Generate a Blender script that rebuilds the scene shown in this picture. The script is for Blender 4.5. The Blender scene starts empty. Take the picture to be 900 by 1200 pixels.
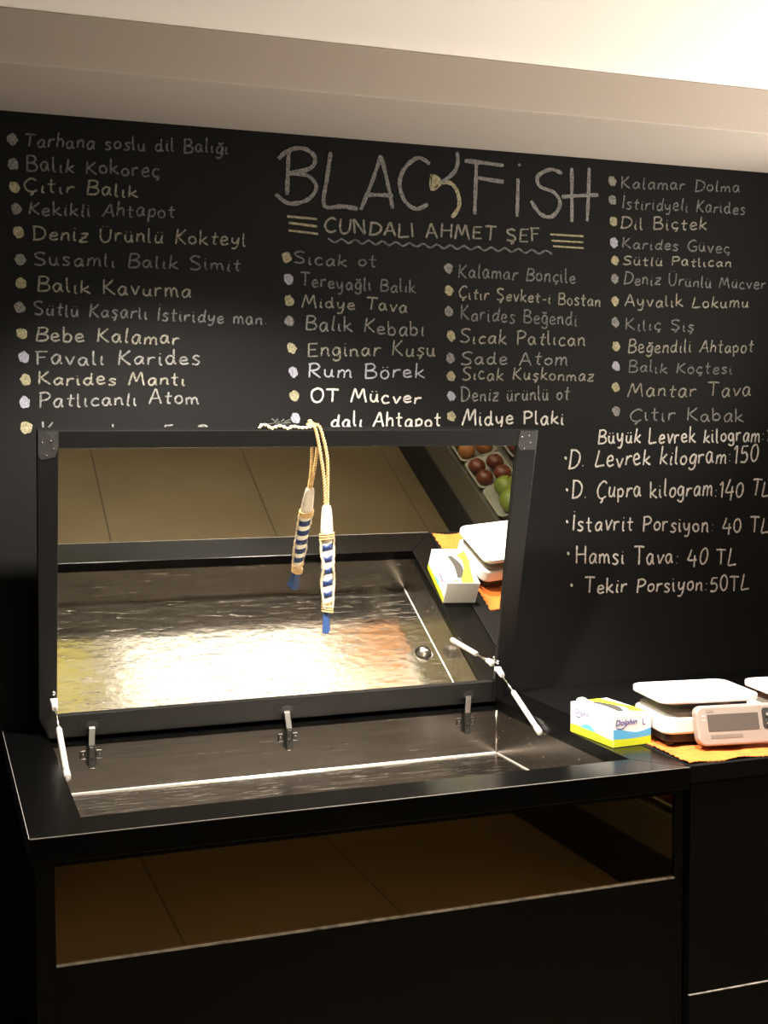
import bpy, bmesh, math, random
from mathutils import Vector, Matrix
from math import sin, cos, pi, radians
random.seed(7)
sc = bpy.context.scene
COL = sc.collection
H = 0.88                      # counter height; the scene is laid out from the counter top, then lifted by H
TH = 0.2619                   # forward lean of the open lid

# ------------------------------------------------------------------ camera
cam_d = bpy.data.cameras.new('camera')
cam = bpy.data.objects.new('camera', cam_d); COL.objects.link(cam); sc.camera = cam
yaw, pit, rol, foc = 0.3476421, -0.0585032, -0.0047068, 1460.9642
F = Vector((sin(yaw)*cos(pit), cos(yaw)*cos(pit), sin(pit)))
R = Vector((cos(yaw), -sin(yaw), 0)); U = R.cross(F)
R2 = R*cos(rol) + U*sin(rol); U2 = U*cos(rol) - R*sin(rol)
m = Matrix(((R2.x, U2.x, -F.x, 0), (R2.y, U2.y, -F.y, 0), (R2.z, U2.z, -F.z, 0), (0, 0, 0, 1)))
cam.matrix_world = Matrix.Translation((-0.1550, -2.3922, 0.7470+H)) @ m
cam_d.sensor_fit = 'VERTICAL'; cam_d.sensor_height = 24.0
cam_d.lens = 24.0*foc/1200.0
cam_d.clip_start = 0.05

# ------------------------------------------------------------------ world, lamps, exposure
w = bpy.data.worlds.new('world'); sc.world = w; w.use_nodes = True
w.node_tree.nodes['Background'].inputs[0].default_value = (1.0, .78, .55, 1)
w.node_tree.nodes['Background'].inputs[1].default_value = 0.02
vs = sc.view_settings
vs.view_transform = 'Standard'; vs.look = 'None'; vs.gamma = 1.0; vs.use_curve_mapping = False
vs.exposure = 0.0
def light(name, kind, loc, target, power, color, **kw):
    d = bpy.data.lights.new(name, kind); d.energy = power; d.color = color
    for k, v in kw.items(): setattr(d, k, v)
    o = bpy.data.objects.new(name, d); COL.objects.link(o)
    o.location = (loc[0], loc[1], loc[2]+H)
    v = Vector(target) - Vector(loc)
    o.rotation_euler = v.to_track_quat('-Z', 'Y').to_euler()
    return o
WARM = (1.0, .92, .82)
# ceiling downlight over the display, pointed into the basin
light('downlight_beam', 'SPOT', (0.50, 0.0, 1.66), (0.50, 0.30, -0.15), 400, WARM, spot_size=radians(106), spot_blend=0.55, shadow_soft_size=0.05)
light('downlight_beam', 'SPOT', (1.25, -0.08, 1.66), (1.30, 0.22, -0.15), 420, WARM, spot_size=radians(62), spot_blend=0.6, shadow_soft_size=0.05)
light('ceiling_fill_beam', 'SPOT', (2.78, 0.02, 0.34), (1.15, -0.05, 1.70), 230, WARM, spot_size=radians(125), spot_blend=0.8, shadow_soft_size=0.06)  # added fill light that brightens the ceiling
# broad light for the rest of the room, then the added pendant's fill
light('room_beam', 'AREA', (0.9, -2.9, 1.66), (0.9, -2.9, 0), 16, WARM, shape='RECTANGLE', size=1.6, size_y=0.5)
light('added_pendant_beam', 'POINT', (1.88, -1.25, 1.34), (1.88, -1.25, 0), 40, WARM, shadow_soft_size=0.08)

# ------------------------------------------------------------------ materials
def mat(name, col, rough=.5, metal=0., spec=.5, coat=0., bump=None, noise=None, emit=None):
    """bump=(scale, strength, detail[, stretch]); noise=(scale, colour2, low, high)"""
    M = bpy.data.materials.new(name); M.use_nodes = True
    nt = M.node_tree; b = nt.nodes['Principled BSDF']
    b.inputs['Base Color'].default_value = (*col, 1); b.inputs['Roughness'].default_value = rough
    b.inputs['Metallic'].default_value = metal; b.inputs['Specular IOR Level'].default_value = spec
    b.inputs['Coat Weight'].default_value = coat
    if emit: b.inputs['Emission Color'].default_value = (*emit[0], 1); b.inputs['Emission Strength'].default_value = emit[1]
    def coords(scale):
        tc = nt.nodes.new('ShaderNodeTexCoord'); mp = nt.nodes.new('ShaderNodeMapping')
        nt.links.new(tc.outputs['Object'], mp.inputs[0]); mp.inputs['Scale'].default_value = scale; return mp
    if noise:
        mp = coords((1, 1, 1)); n = nt.nodes.new('ShaderNodeTexNoise'); n.inputs['Scale'].default_value = noise[0]; n.inputs['Detail'].default_value = 6
        r = nt.nodes.new('ShaderNodeValToRGB'); r.color_ramp.elements[0].position = noise[2]; r.color_ramp.elements[1].position = noise[3]
        r.color_ramp.elements[0].color = (*col, 1); r.color_ramp.elements[1].color = (*noise[1], 1)
        nt.links.new(mp.outputs[0], n.inputs['Vector']); nt.links.new(n.outputs['Fac'], r.inputs[0]); nt.links.new(r.outputs[0], b.inputs['Base Color'])
    if bump:
        mp = coords(bump[3] if len(bump) > 3 else (1, 1, 1)); n = nt.nodes.new('ShaderNodeTexNoise')
        n.inputs['Scale'].default_value = bump[0]; n.inputs['Detail'].default_value = bump[2]
        bp = nt.nodes.new('ShaderNodeBump'); bp.inputs['Strength'].default_value = bump[1]; bp.inputs['Distance'].default_value = .01
        nt.links.new(mp.outputs[0], n.inputs['Vector']); nt.links.new(n.outputs['Fac'], bp.inputs['Height']); nt.links.new(bp.outputs[0], b.inputs['Normal'])
    return M
M = {}
M['ceiling'] = mat('ceiling_paint', (.86, .83, .78), .9, bump=(60, .05, 3))
M['soffit'] = mat('beige_soffit_paint', (.38, .335, .29), .85, bump=(60, .05, 3))
M['wall'] = mat('dark_wall_paint', (.016, .015, .014), .75)
M['room'] = mat('room_wall_paint', (.30, .22, .13), .85, noise=(3, (.25, .18, .10), .3, .7))
M['board'] = mat('blackboard_paint', (.0046, .0045, .0043), .75, spec=.15, noise=(2.2, (.006, .0058, .0056), .3, .7), bump=(90, .04, 4))
M['black'] = mat('black_laminate', (.0022, .0021, .0020), .22, spec=.16, bump=(220, .03, 2))
M['blackmatt'] = mat('black_painted_board', (.0024, .0023, .0022), .55, spec=.14)
M['frame'] = mat('black_metal_frame', (.0052, .005, .0049), .42, spec=.24)
M['worn'] = mat('scuffed_black_plate', (.012, .0115, .011), .6, noise=(60, (.03, .029, .028), .55, .72))
M['edge'] = mat('dusty_edge_highlight', (.42, .38, .34), .5, noise=(40, (.12, .11, .10), .45, .7))  # light caught by the dusty ledges, put into the colour
M['mirror'] = mat('lid_mirror', (.90, .88, .82), .0, 1.0)
M['bronze'] = mat('bronze_tinted_glass', (.19, .13, .066), .015, 1.0)
M['darkglass'] = mat('side_dark_glass', (.10, .10, .075), .05, 1.0)
M['white'] = mat('white_plastic', (.80, .79, .76), .35)
M['strut'] = mat('white_strut_enamel', (.50, .485, .46), .35)
M['chrome'] = mat('bright_steel', (.75, .73, .70), .18, 1.0)
M['hinge'] = mat('nickel_hinge', (.13, .125, .12), .3, 1.0)
M['hole'] = mat('black_cup', (.004, .004, .004), .5)
M['taupe'] = mat('grey_taupe_plastic', (.20, .18, .15), .5)
M['beige'] = mat('silver_beige_plastic', (.27, .225, .19), .38, noise=(14, (.245, .20, .17), .4, .7))
M['lcd'] = mat('grey_lcd', (.085, .07, .06), .25)
M['key'] = mat('dark_keypad', (.03, .028, .026), .45)
M['print'] = mat('grey_print', (.16, .13, .11), .6)
M['mark'] = mat('white_key_mark', (.6, .55, .5), .6)
M['card'] = mat('white_card', (.84, .82, .78), .55)
M['lime'] = mat('yellow_green_print', (.62, .68, .02), .5)
M['blue'] = mat('sky_blue_print', (.10, .42, .72), .5)
M['cyan'] = mat('pale_blue_print', (.12, .62, .82), .5)
M['navyprint'] = mat('navy_lettering', (.035, .035, .30), .5)
M['cardin'] = mat('grey_inside', (.035, .032, .028), .8)
M['cloth'] = mat('orange_cloth', (.62, .15, .014), .85, noise=(30, (.52, .11, .009), .4, .7), bump=(420, .5, 2))
M['rope'] = mat('golden_cord', (.66, .44, .19), .6, noise=(350, (.42, .25, .09), .45, .6))
M['rope_pale'] = mat('pale_twine', (.72, .60, .42), .7, noise=(250, (.50, .36, .2), .45, .65))
M['wood'] = mat('whitewashed_wood', (.60, .53, .44), .6, noise=(45, (.32, .24, .16), .45, .75), bump=(60, .25, 4))
M['navy'] = mat('navy_paint', (.010, .025, .10), .45)
M['tailblue'] = mat('blue_tail_paint', (.018, .05, .15), .4)
M['cream'] = mat('cream_stripe', (.74, .68, .56), .6)
M['tuft'] = mat('dark_fibre', (.03, .03, .028), .7)
M['plinth'] = mat('stand_black_base', (.012, .013, .014), .5)
M['standgrey'] = mat('stand_olive_grey', (.115, .105, .075), .6)
M['tray'] = mat('grey_green_tray', (.26, .265, .20), .45)
M['lime_fruit'] = mat('green_apple_skin', (.17, .25, .03), .4, noise=(14, (.24, .28, .06), .4, .7))
M['tomato'] = mat('dark_red_skin', (.13, .035, .02), .35, noise=(12, (.17, .055, .025), .4, .7))
M['peach'] = mat('orange_skin', (.36, .15, .04), .5, noise=(16, (.3, .12, .035), .4, .7), bump=(200, .1, 2))
M['onion'] = mat('onion_skin', (.30, .18, .10), .5, noise=(9, (.36, .24, .14), .4, .7))
M['fixture'] = mat('lamp_trim_white', (.75, .73, .7), .4)
M['core'] = mat('edge_band_highlight', (.34, .32, .30), .4)  # edge band, pale to stand in for the highlight on the slab's edge
M['lampglow'] = mat('lamp_lens', (1, 1, 1), .4, emit=((1.0, .88, .72), 14))
M['panelglow'] = mat('light_panel_diffuser', (1, 1, 1), .4, emit=((1.0, .93, .78), 6))
M['yellowglow'] = mat('added_yellow_glow', (1, 1, .5), .4, emit=((1.0, .86, .14), 1.5))
M['copper'] = mat('orange_lamp_glass', (.75, .33, .08), .4, emit=((1.0, .42, .10), 1.3))
M['brass'] = mat('brass_rod', (.5, .34, .15), .3, 1.0)
def chalk(name, c, c2, lo=.35, hi=.62): M[name] = mat(name, c, .95, spec=.1, noise=(260, c2, lo, hi))
chalk('chalk_white', (0.238, 0.230, 0.216), (0.093, 0.090, 0.087))
chalk('chalk_grey', (0.173, 0.169, 0.166), (0.062, 0.061, 0.059))
chalk('chalk_cream', (0.266, 0.252, 0.209), (0.105, 0.099, 0.081))
chalk('chalk_bright', (0.58, 0.55, 0.51), (0.36, 0.34, 0.31))
chalk('chalk_yellow', (0.346, 0.317, 0.202), (0.161, 0.146, 0.093))
chalk('chalk_lilac', (0.331, 0.331, 0.389), (0.174, 0.174, 0.205))

# floor: large brown tiles, 0.75 m, grout lines
def floor_mat():
    F_ = bpy.data.materials.new('brown_floor_tiles'); F_.use_nodes = True; nt = F_.node_tree; b = nt.nodes['Principled BSDF']
    tc = nt.nodes.new('ShaderNodeTexCoord'); mp = nt.nodes.new('ShaderNodeMapping')
    mp.inputs['Location'].default_value = (-.575, .30, 0)
    br = nt.nodes.new('ShaderNodeTexBrick'); br.offset = 0; br.squash = 1
    br.inputs['Scale'].default_value = 1; br.inputs['Mortar Size'].default_value = .004; br.inputs['Brick Width'].default_value = .75; br.inputs['Row Height'].default_value = 1.9
    br.inputs['Mortar Smooth'].default_value = .3
    n = nt.nodes.new('ShaderNodeTexNoise'); n.inputs['Scale'].default_value = 2.2; n.inputs['Detail'].default_value = 7
    r = nt.nodes.new('ShaderNodeValToRGB')
    r.color_ramp.elements[0].position = .3; r.color_ramp.elements[0].color = (.105, .080, .040, 1)
    r.color_ramp.elements[1].position = .72; r.color_ramp.elements[1].color = (.138, .106, .056, 1)
    nt.links.new(tc.outputs['Object'], mp.inputs[0]); nt.links.new(mp.outputs[0], br.inputs['Vector']); nt.links.new(tc.outputs['Object'], n.inputs['Vector'])
    nt.links.new(n.outputs['Fac'], r.inputs[0]); nt.links.new(r.outputs[0], br.inputs['Color1']); nt.links.new(r.outputs[0], br.inputs['Color2'])
    br.inputs['Mortar'].default_value = (.045, .034, .019, 1)
    nt.links.new(br.outputs['Color'], b.inputs['Base Color']); b.inputs['Roughness'].default_value = .42
    return F_
M['floor'] = floor_mat()
# stainless steel: brushed, the tray floor also dented and scratched
def steel(name, dent, rough, col):
    S = bpy.data.materials.new(name); S.use_nodes = True; nt = S.node_tree; b = nt.nodes['Principled BSDF']
    b.inputs['Metallic'].default_value = 1.0; b.inputs['Base Color'].default_value = (*col, 1)
    tc = nt.nodes.new('ShaderNodeTexCoord')
    mp = nt.nodes.new('ShaderNodeMapping'); mp.inputs['Scale'].default_value = (1.2, 9, 30); nt.links.new(tc.outputs['Object'], mp.inputs[0])
    n1 = nt.nodes.new('ShaderNodeTexNoise'); n1.inputs['Scale'].default_value = 6; n1.inputs['Detail'].default_value = 5; nt.links.new(mp.outputs[0], n1.inputs['Vector'])
    mr = nt.nodes.new('ShaderNodeMapRange'); mr.inputs['To Min'].default_value = rough-.06; mr.inputs['To Max'].default_value = rough+.10
    nt.links.new(n1.outputs['Fac'], mr.inputs['Value']); nt.links.new(mr.outputs[0], b.inputs['Roughness'])
    b1 = nt.nodes.new('ShaderNodeBump'); b1.inputs['Strength'].default_value = .012; b1.inputs['Distance'].default_value = .004
    nt.links.new(n1.outputs['Fac'], b1.inputs['Height']); last = b1
    if dent:
        mp2 = nt.nodes.new('ShaderNodeMapping'); mp2.inputs['Scale'].default_value = (1, 1.5, 1); mp2.inputs['Rotation'].default_value = (0, 0, .5); nt.links.new(tc.outputs['Object'], mp2.inputs[0])
        n2 = nt.nodes.new('ShaderNodeTexNoise'); n2.inputs['Scale'].default_value = 26; n2.inputs['Detail'].default_value = 2; nt.links.new(mp2.outputs[0], n2.inputs['Vector'])
        b2 = nt.nodes.new('ShaderNodeBump'); b2.inputs['Strength'].default_value = dent; b2.inputs['Distance'].default_value = .006
        nt.links.new(n2.outputs['Fac'], b2.inputs['Height']); nt.links.new(last.outputs[0], b2.inputs['Normal']); last = b2
        mp3 = nt.nodes.new('ShaderNodeMapping'); mp3.inputs['Scale'].default_value = (3, 34, 1); mp3.inputs['Rotation'].default_value = (0, 0, -.35); nt.links.new(tc.outputs['Object'], mp3.inputs[0])
        n3 = nt.nodes.new('ShaderNodeTexNoise'); n3.inputs['Scale'].default_value = 3.0; n3.inputs['Detail'].default_value = 3; n3.inputs['Distortion'].default_value = 1.2; nt.links.new(mp3.outputs[0], n3.inputs['Vector'])
        rr = nt.nodes.new('ShaderNodeValToRGB'); rr.color_ramp.elements[0].position = .63; rr.color_ramp.elements[1].position = .68; nt.links.new(n3.outputs['Fac'], rr.inputs[0])
        b3 = nt.nodes.new('ShaderNodeBump'); b3.inputs['Strength'].default_value = .5; b3.inputs['Distance'].default_value = .002
        nt.links.new(rr.outputs[0], b3.inputs['Height']); nt.links.new(last.outputs[0], b3.inputs['Normal']); last = b3
    nt.links.new(last.outputs[0], b.inputs['Normal'])
    return S
M['steel'] = steel('brushed_stainless_steel', 0, .22, (.27, .24, .21))
M['steelfloor'] = steel('dented_stainless_floor', .16, .17, (.46, .43, .385))
M['weld'] = mat('bright_weld_seam', (.85, .82, .78), .45, .3)  # bead coloured pale for the light the seam catches

# ------------------------------------------------------------------ mesh helpers (points are in counter coordinates)
class MB:
    def __init__(s): s.bm = bmesh.new(); s.mats = []; s.cur = 0
    def use(s, mname):
        if mname not in s.mats: s.mats.append(mname)
        s.cur = s.mats.index(mname); return s
    def _fin(s, faces, smooth):
        for f in faces:
            f.material_index = s.cur; f.smooth = smooth
    def hexa(s, P, bev=0., seg=2):
        """8 points: bottom ring 0-3, top ring 4-7"""
        b = bmesh.new(); v = [b.verts.new(p) for p in P]
        for q in ((3,2,1,0),(4,5,6,7),(0,1,5,4),(1,2,6,5),(2,3,7,6),(3,0,4,7)): b.faces.new([v[i] for i in q])
        s._merge(b, bev, seg); return s
    def box(s, x0, x1, y0, y1, z0, z1, bev=0., seg=2):
        return s.hexa([(x0,y0,z0),(x1,y0,z0),(x1,y1,z0),(x0,y1,z0),(x0,y0,z1),(x1,y0,z1),(x1,y1,z1),(x0,y1,z1)], bev, seg)
    def _merge(s, b, bev=0., seg=2, smooth=False):
        bmesh.ops.recalc_face_normals(b, faces=b.faces)
        if bev > 0: bmesh.ops.bevel(b, geom=list(b.edges), offset=bev, segments=seg, affect='EDGES', profile=.5, clamp_overlap=True)
        mp = {}
        for v in b.verts: mp[v] = s.bm.verts.new(v.co)
        fs = []
        for f in b.faces:
            try: fs.append(s.bm.faces.new([mp[v] for v in f.verts]))
            except ValueError: pass
        s._fin(fs, smooth); b.free()
    def prism(s, pts, fn, h0, h1, bev=0., seg=2):
        """pts: 2-D outline; fn(u, v, h) -> point"""
        b = bmesh.new(); n = len(pts)
        lo = [b.verts.new(fn(u, v, h0)) for u, v in pts]; hi = [b.verts.new(fn(u, v, h1)) for u, v in pts]
        b.faces.new(lo[::-1]); b.faces.new(hi)
        for i in range(n): b.faces.new((lo[i], lo[(i+1) % n], hi[(i+1) % n], hi[i]))
        bmesh.ops.recalc_face_normals(b, faces=b.faces)
        if bev > 0:
            fset = [f for f in b.faces if len(f.verts) == n]
            es = set(e for f in fset for e in f.edges)
            bmesh.ops.bevel(b, geom=list(es), offset=bev, segments=seg, affect='EDGES', profile=.5, clamp_overlap=True)
        s._merge(b); return s
    def face(s, P):
        f = s.bm.faces.new([s.bm.verts.new(p) for p in P]); s._fin([f], False); return s
    def tube(s, P, r, n=10, cap=True):
        P = [Vector(p) for p in P]; rr = r if isinstance(r, (list, tuple)) else [r]*len(P)
        rings = []; prev = None
        for i, p in enumerate(P):
            t = (P[min(i+1, len(P)-1)] - P[max(i-1, 0)]).normalized()
            if prev is None:
                a = Vector((0, 0, 1)) if abs(t.z) < .9 else Vector((1, 0, 0)); prev = t.cross(a).normalized()
            prev = (prev - t*prev.dot(t)).normalized(); c = t.cross(prev)
            rings.append([s.bm.verts.new(p + (prev*cos(2*pi*k/n) + c*sin(2*pi*k/n))*rr[i]) for k in range(n)])
        fs = []
        for i in range(len(P)-1):
            for k in range(n): fs.append(s.bm.faces.new((rings[i][k], rings[i][(k+1) % n], rings[i+1][(k+1) % n], rings[i+1][k])))
        s._fin(fs, True)
        if cap: s._fin([s.bm.faces.new(rings[0][::-1]), s.bm.faces.new(rings[-1])], False)
        return s
    def ball(s, c, r, sx=1, sy=1, sz=1, n=14):
        b = bmesh.new(); bmesh.ops.create_uvsphere(b, u_segments=n, v_segments=max(6, n//2+1), radius=r)
        for v in b.verts: v.co = Vector((v.co.x*sx, v.co.y*sy, v.co.z*sz)) + Vector(c)
        s._merge(b, smooth=True); return s
    def disc(s, fn, ru, rv, n=24):
        f = s.bm.faces.new([s.bm.verts.new(fn(ru*cos(2*pi*k/n), rv*sin(2*pi*k/n))) for k in range(n)]); s._fin([f], False); return s
    def build(s, name, mname=None, parent=None, origin=(0, 0, -H), recalc=True):
        """origin is the parent's location in counter coordinates"""
        me = bpy.data.meshes.new(name)
        if recalc: bmesh.ops.recalc_face_normals(s.bm, faces=s.bm.faces)
        if parent is not None:
            w_ = parent
            off = Vector((0, 0, 0))
            while w_ is not None: off += w_.location; w_ = w_.parent
            org = off - Vector((0, 0, H))
        else: org = Vector(origin)
        for v in s.bm.verts: v.co -= org
        s.bm.to_mesh(me); s.bm.free()
        for k in ([mname] if mname else s.mats): me.materials.append(M[k])
        o = bpy.data.objects.new(name, me); COL.objects.link(o)
        if parent is not None: o.parent = parent
        else: o.location = org + Vector((0, 0, H))
        return o
def thing(name, loc, label, cat, group=None):
    o = bpy.data.objects.new(name, None); COL.objects.link(o); o.empty_display_size = .05
    o.location = (loc[0], loc[1], loc[2]+H); o['label'] = label; o['category'] = cat
    if group: o['group'] = group
    return o
def tag(o, label, cat, group=None):
    o['label'] = label; o['category'] = cat
    if group: o['group'] = group
    return o
def struct(o): o['kind'] = 'structure'; return o
def rrect(x0, x1, y0, y1, r, n=6):
    """rounded rectangle outline"""
    out = []
    for cx_, cy_, a0 in ((x1-r, y1-r, 0), (x0+r, y1-r, pi/2), (x0+r, y0+r, pi), (x1-r, y0+r, 3*pi/2)):
        for k in range(n+1): out.append((cx_ + r*cos(a0+k*pi/2/n), cy_ + r*sin(a0+k*pi/2/n)))
    return out
def smooth_pts(P, n=5):
    """Catmull-Rom through 2-D or 3-D points"""
    if len(P) < 3: return P
    Q = [P[0]] + list(P) + [P[-1]]; out = []
    for i in range(1, len(Q)-2):
        a, b, c, d = Q[i-1], Q[i], Q[i+1], Q[i+2]
        for k in range(n):
            t = k/n; out.append(tuple(.5*((2*q)+(-p+r_)*t+(2*p-5*q+4*r_-s_)*t*t+(-p+3*q-3*r_+s_)*t*t*t) for p, q, r_, s_ in zip(a, b, c, d)))
    out.append(tuple(P[-1])); return out
def lidp(x, s, n=0.):
    """a point on the leaning lid: x along it, s up it, n out towards the room"""
    return (x, .851 - s*sin(TH) - n*cos(TH), s*cos(TH) - n*sin(TH))

# ------------------------------------------------------------------ the room
WY, SZ, CZ = .9534, 1.579, 1.70
struct(MB().box(-2.6, 4.2, -5.6, WY+.1, -H-.1, -H).build('floor', 'floor', origin=(0, 0, -H)))
struct(MB().box(-2.6, 4.2, -5.6, WY+.1, CZ, CZ+.1).build('ceiling', 'ceiling', origin=(0, 0, CZ)))
struct(MB().box(-2.6, 4.2, WY, WY+.1, -H, CZ).build('wall_back', 'wall', origin=(0, WY, -H)))
struct(MB().box(-2.6, 4.2, -5.7, -5.6, -H, CZ).build('wall_front', 'room', origin=(0, -5.6, -H)))
struct(MB().box(-2.7, -2.6, -5.6, WY, -H, CZ).build('wall_left', 'room', origin=(-2.6, 0, -H)))
struct(MB().box(4.2, 4.3, -5.6, WY, -H, CZ).build('wall_right', 'room', origin=(4.2, 0, -H)))
struct(MB().box(-2.6, 4.2, .523, WY, SZ, CZ, .003).build('trim_1', 'soffit', origin=(0, .7, SZ)))   # dropped soffit along the board wall

# ------------------------------------------------------------------ ceiling lamps
def downlight(x, y, label):
    t = thing('ceiling_downlight', (x, y, CZ), label, 'ceiling light', 'ceiling downlights')
    b = MB(); n = 28
    pr = [(.075, CZ-.001), (.075, CZ-.008), (.068, CZ-.012), (.052, CZ-.010), (.048, CZ-.002)]
    rings = [[b.bm.verts.new((x+r*cos(2*pi*k/n), y+r*sin(2*pi*k/n), z)) for k in range(n)] for r, z in pr]
    for i in range(len(pr)-1):
        for k in range(n): b.bm.faces.new((rings[i][k], rings[i][(k+1) % n], rings[i+1][(k+1) % n], rings[i+1][k])).smooth = True
    b.build('trim_ring', 'fixture', t)
    MB().disc(lambda u, v: (x+u, y+v, CZ-.004), .047, .047).build('lens', 'lampglow', t)
    return t
downlight(.50, .0, 'round ceiling downlight above the left of the basin')
downlight(1.25, -.08, 'round ceiling downlight above the glove box and scales')
def panel(x0, x1, y0, y1, glow, label):
    t = thing('ceiling_light_panel', ((x0+x1)/2, (y0+y1)/2, CZ), label, 'ceiling light')
    b = MB()
    for a in ((x0, x1, y0, y0+.02), (x0, x1, y1-.02, y1), (x0, x0+.02, y0+.02, y1-.02), (x1-.02, x1, y0+.02, y1-.02)): b.box(*a, CZ-.025, CZ-.001, .003)
    b.build('frame', 'fixture', t)
    MB().box(x0+.02, x1-.02, y0+.02, y1-.02, CZ-.015, CZ-.005).build('diffuser', glow, t)
panel(.72, 1.85, -2.0, -1.30, 'panelglow', 'bright white rectangular light panel on the ceiling')
panel(-.15, .62, -2.1, -1.35, 'yellowglow', 'added yellow glowing rectangle beside the white ceiling panel')  # yellow glow added for the tint mirrored in the basin

pt = thing('added_pendant', (1.88, -1.25, CZ), 'added orange bowl pendant for ceiling fill and basin reflection', 'pendant lamp')  # added lamp: lights the ceiling, its orange bowl mirrors in the basin
b = MB(); n = 32; pr = [(.02, 1.12), (.10, 1.128), (.17, 1.15), (.215, 1.185), (.24, 1.235), (.236, 1.236), (.21, 1.19), (.165, 1.156), (.10, 1.134), (.02, 1.126)]
rings = [[b.bm.verts.new((1.88+r*cos(2*pi*k/n), -1.25+r*sin(2*pi*k/n), z)) for k in range(n)] for r, z in pr]
for i in range(len(pr)-1):
    for k in range(n): b.bm.faces.new((rings[i][k], rings[i][(k+1) % n], rings[i+1][(k+1) % n], rings[i+1][k])).smooth = True
b.bm.faces.new(rings[0][::-1]); b.bm.faces.new(rings[-1])
b.build('lamp_shade', 'copper', pt)
MB().tube([(1.88, -1.25, 1.12), (1.88, -1.25, 1.69)], .006, 8).build('stem', 'brass', pt)
MB().tube([(1.88, -1.25, 1.675), (1.88, -1.25, 1.699)], [.03, .05], 20).build('canopy', 'brass', pt)

# ------------------------------------------------------------------ chalkboard with its writing
board = tag(MB().box(-1.6, 3.6, WY-.012, WY-.001, -H+.08, SZ, .001).build('chalkboard', 'board', origin=(1, WY, -H+.08)),
            'black chalkboard wall covered in handwritten menu lines above the counter', 'chalkboard')
BY = WY-.0128; LAY = [0]
def strokes(b, polys, fx, wid):
    """ribbons of chalk: polys in letter space, fx maps them onto the board (x, z)"""
    for P in polys:
        LAY[0] = (LAY[0]+1) % 12; BY_ = BY - LAY[0]*.00008
        Q = [fx(*q) for q in smooth_pts(P, 5)]
        if len(Q) < 2: continue
        L, Rr = [], []
        n = len(Q)
        for i in range(n):
            ax, az = Q[max(i-1, 0)]; bx, bz = Q[min(i+1, n-1)]
            dx, dz = bx-ax, bz-az; l = math.hypot(dx, dz) or 1e-6
            k = wid*.5*(random.uniform(.78, 1.15))*(.75 if i in (0, n-1) else 1)
            L.append(b.bm.verts.new((Q[i][0]-dz/l*k, BY_, Q[i][1]+dx/l*k))); Rr.append(b.bm.verts.new((Q[i][0]+dz/l*k, BY_, Q[i][1]-dx/l*k)))
        for i in range(n-1):
            f = b.bm.faces.new((L[i], L[i+1], Rr[i+1], Rr[i])); f.material_index = b.cur
def blob(b, x, z, rx, rz, rot=.4):
    f = b.bm.faces.new([b.bm.verts.new((x + (rx*cos(a)*cos(rot)-rz*sin(a)*sin(rot))*k, BY, z + (rx*cos(a)*sin(rot)+rz*sin(a)*cos(rot))*k))
                        for a, k in ((2*pi*i/14, random.uniform(.82, 1.12)) for i in range(14))]); f.material_index = b.cur
CED = [(.26,.0),(.33,-.12),(.2,-.24)]
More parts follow.
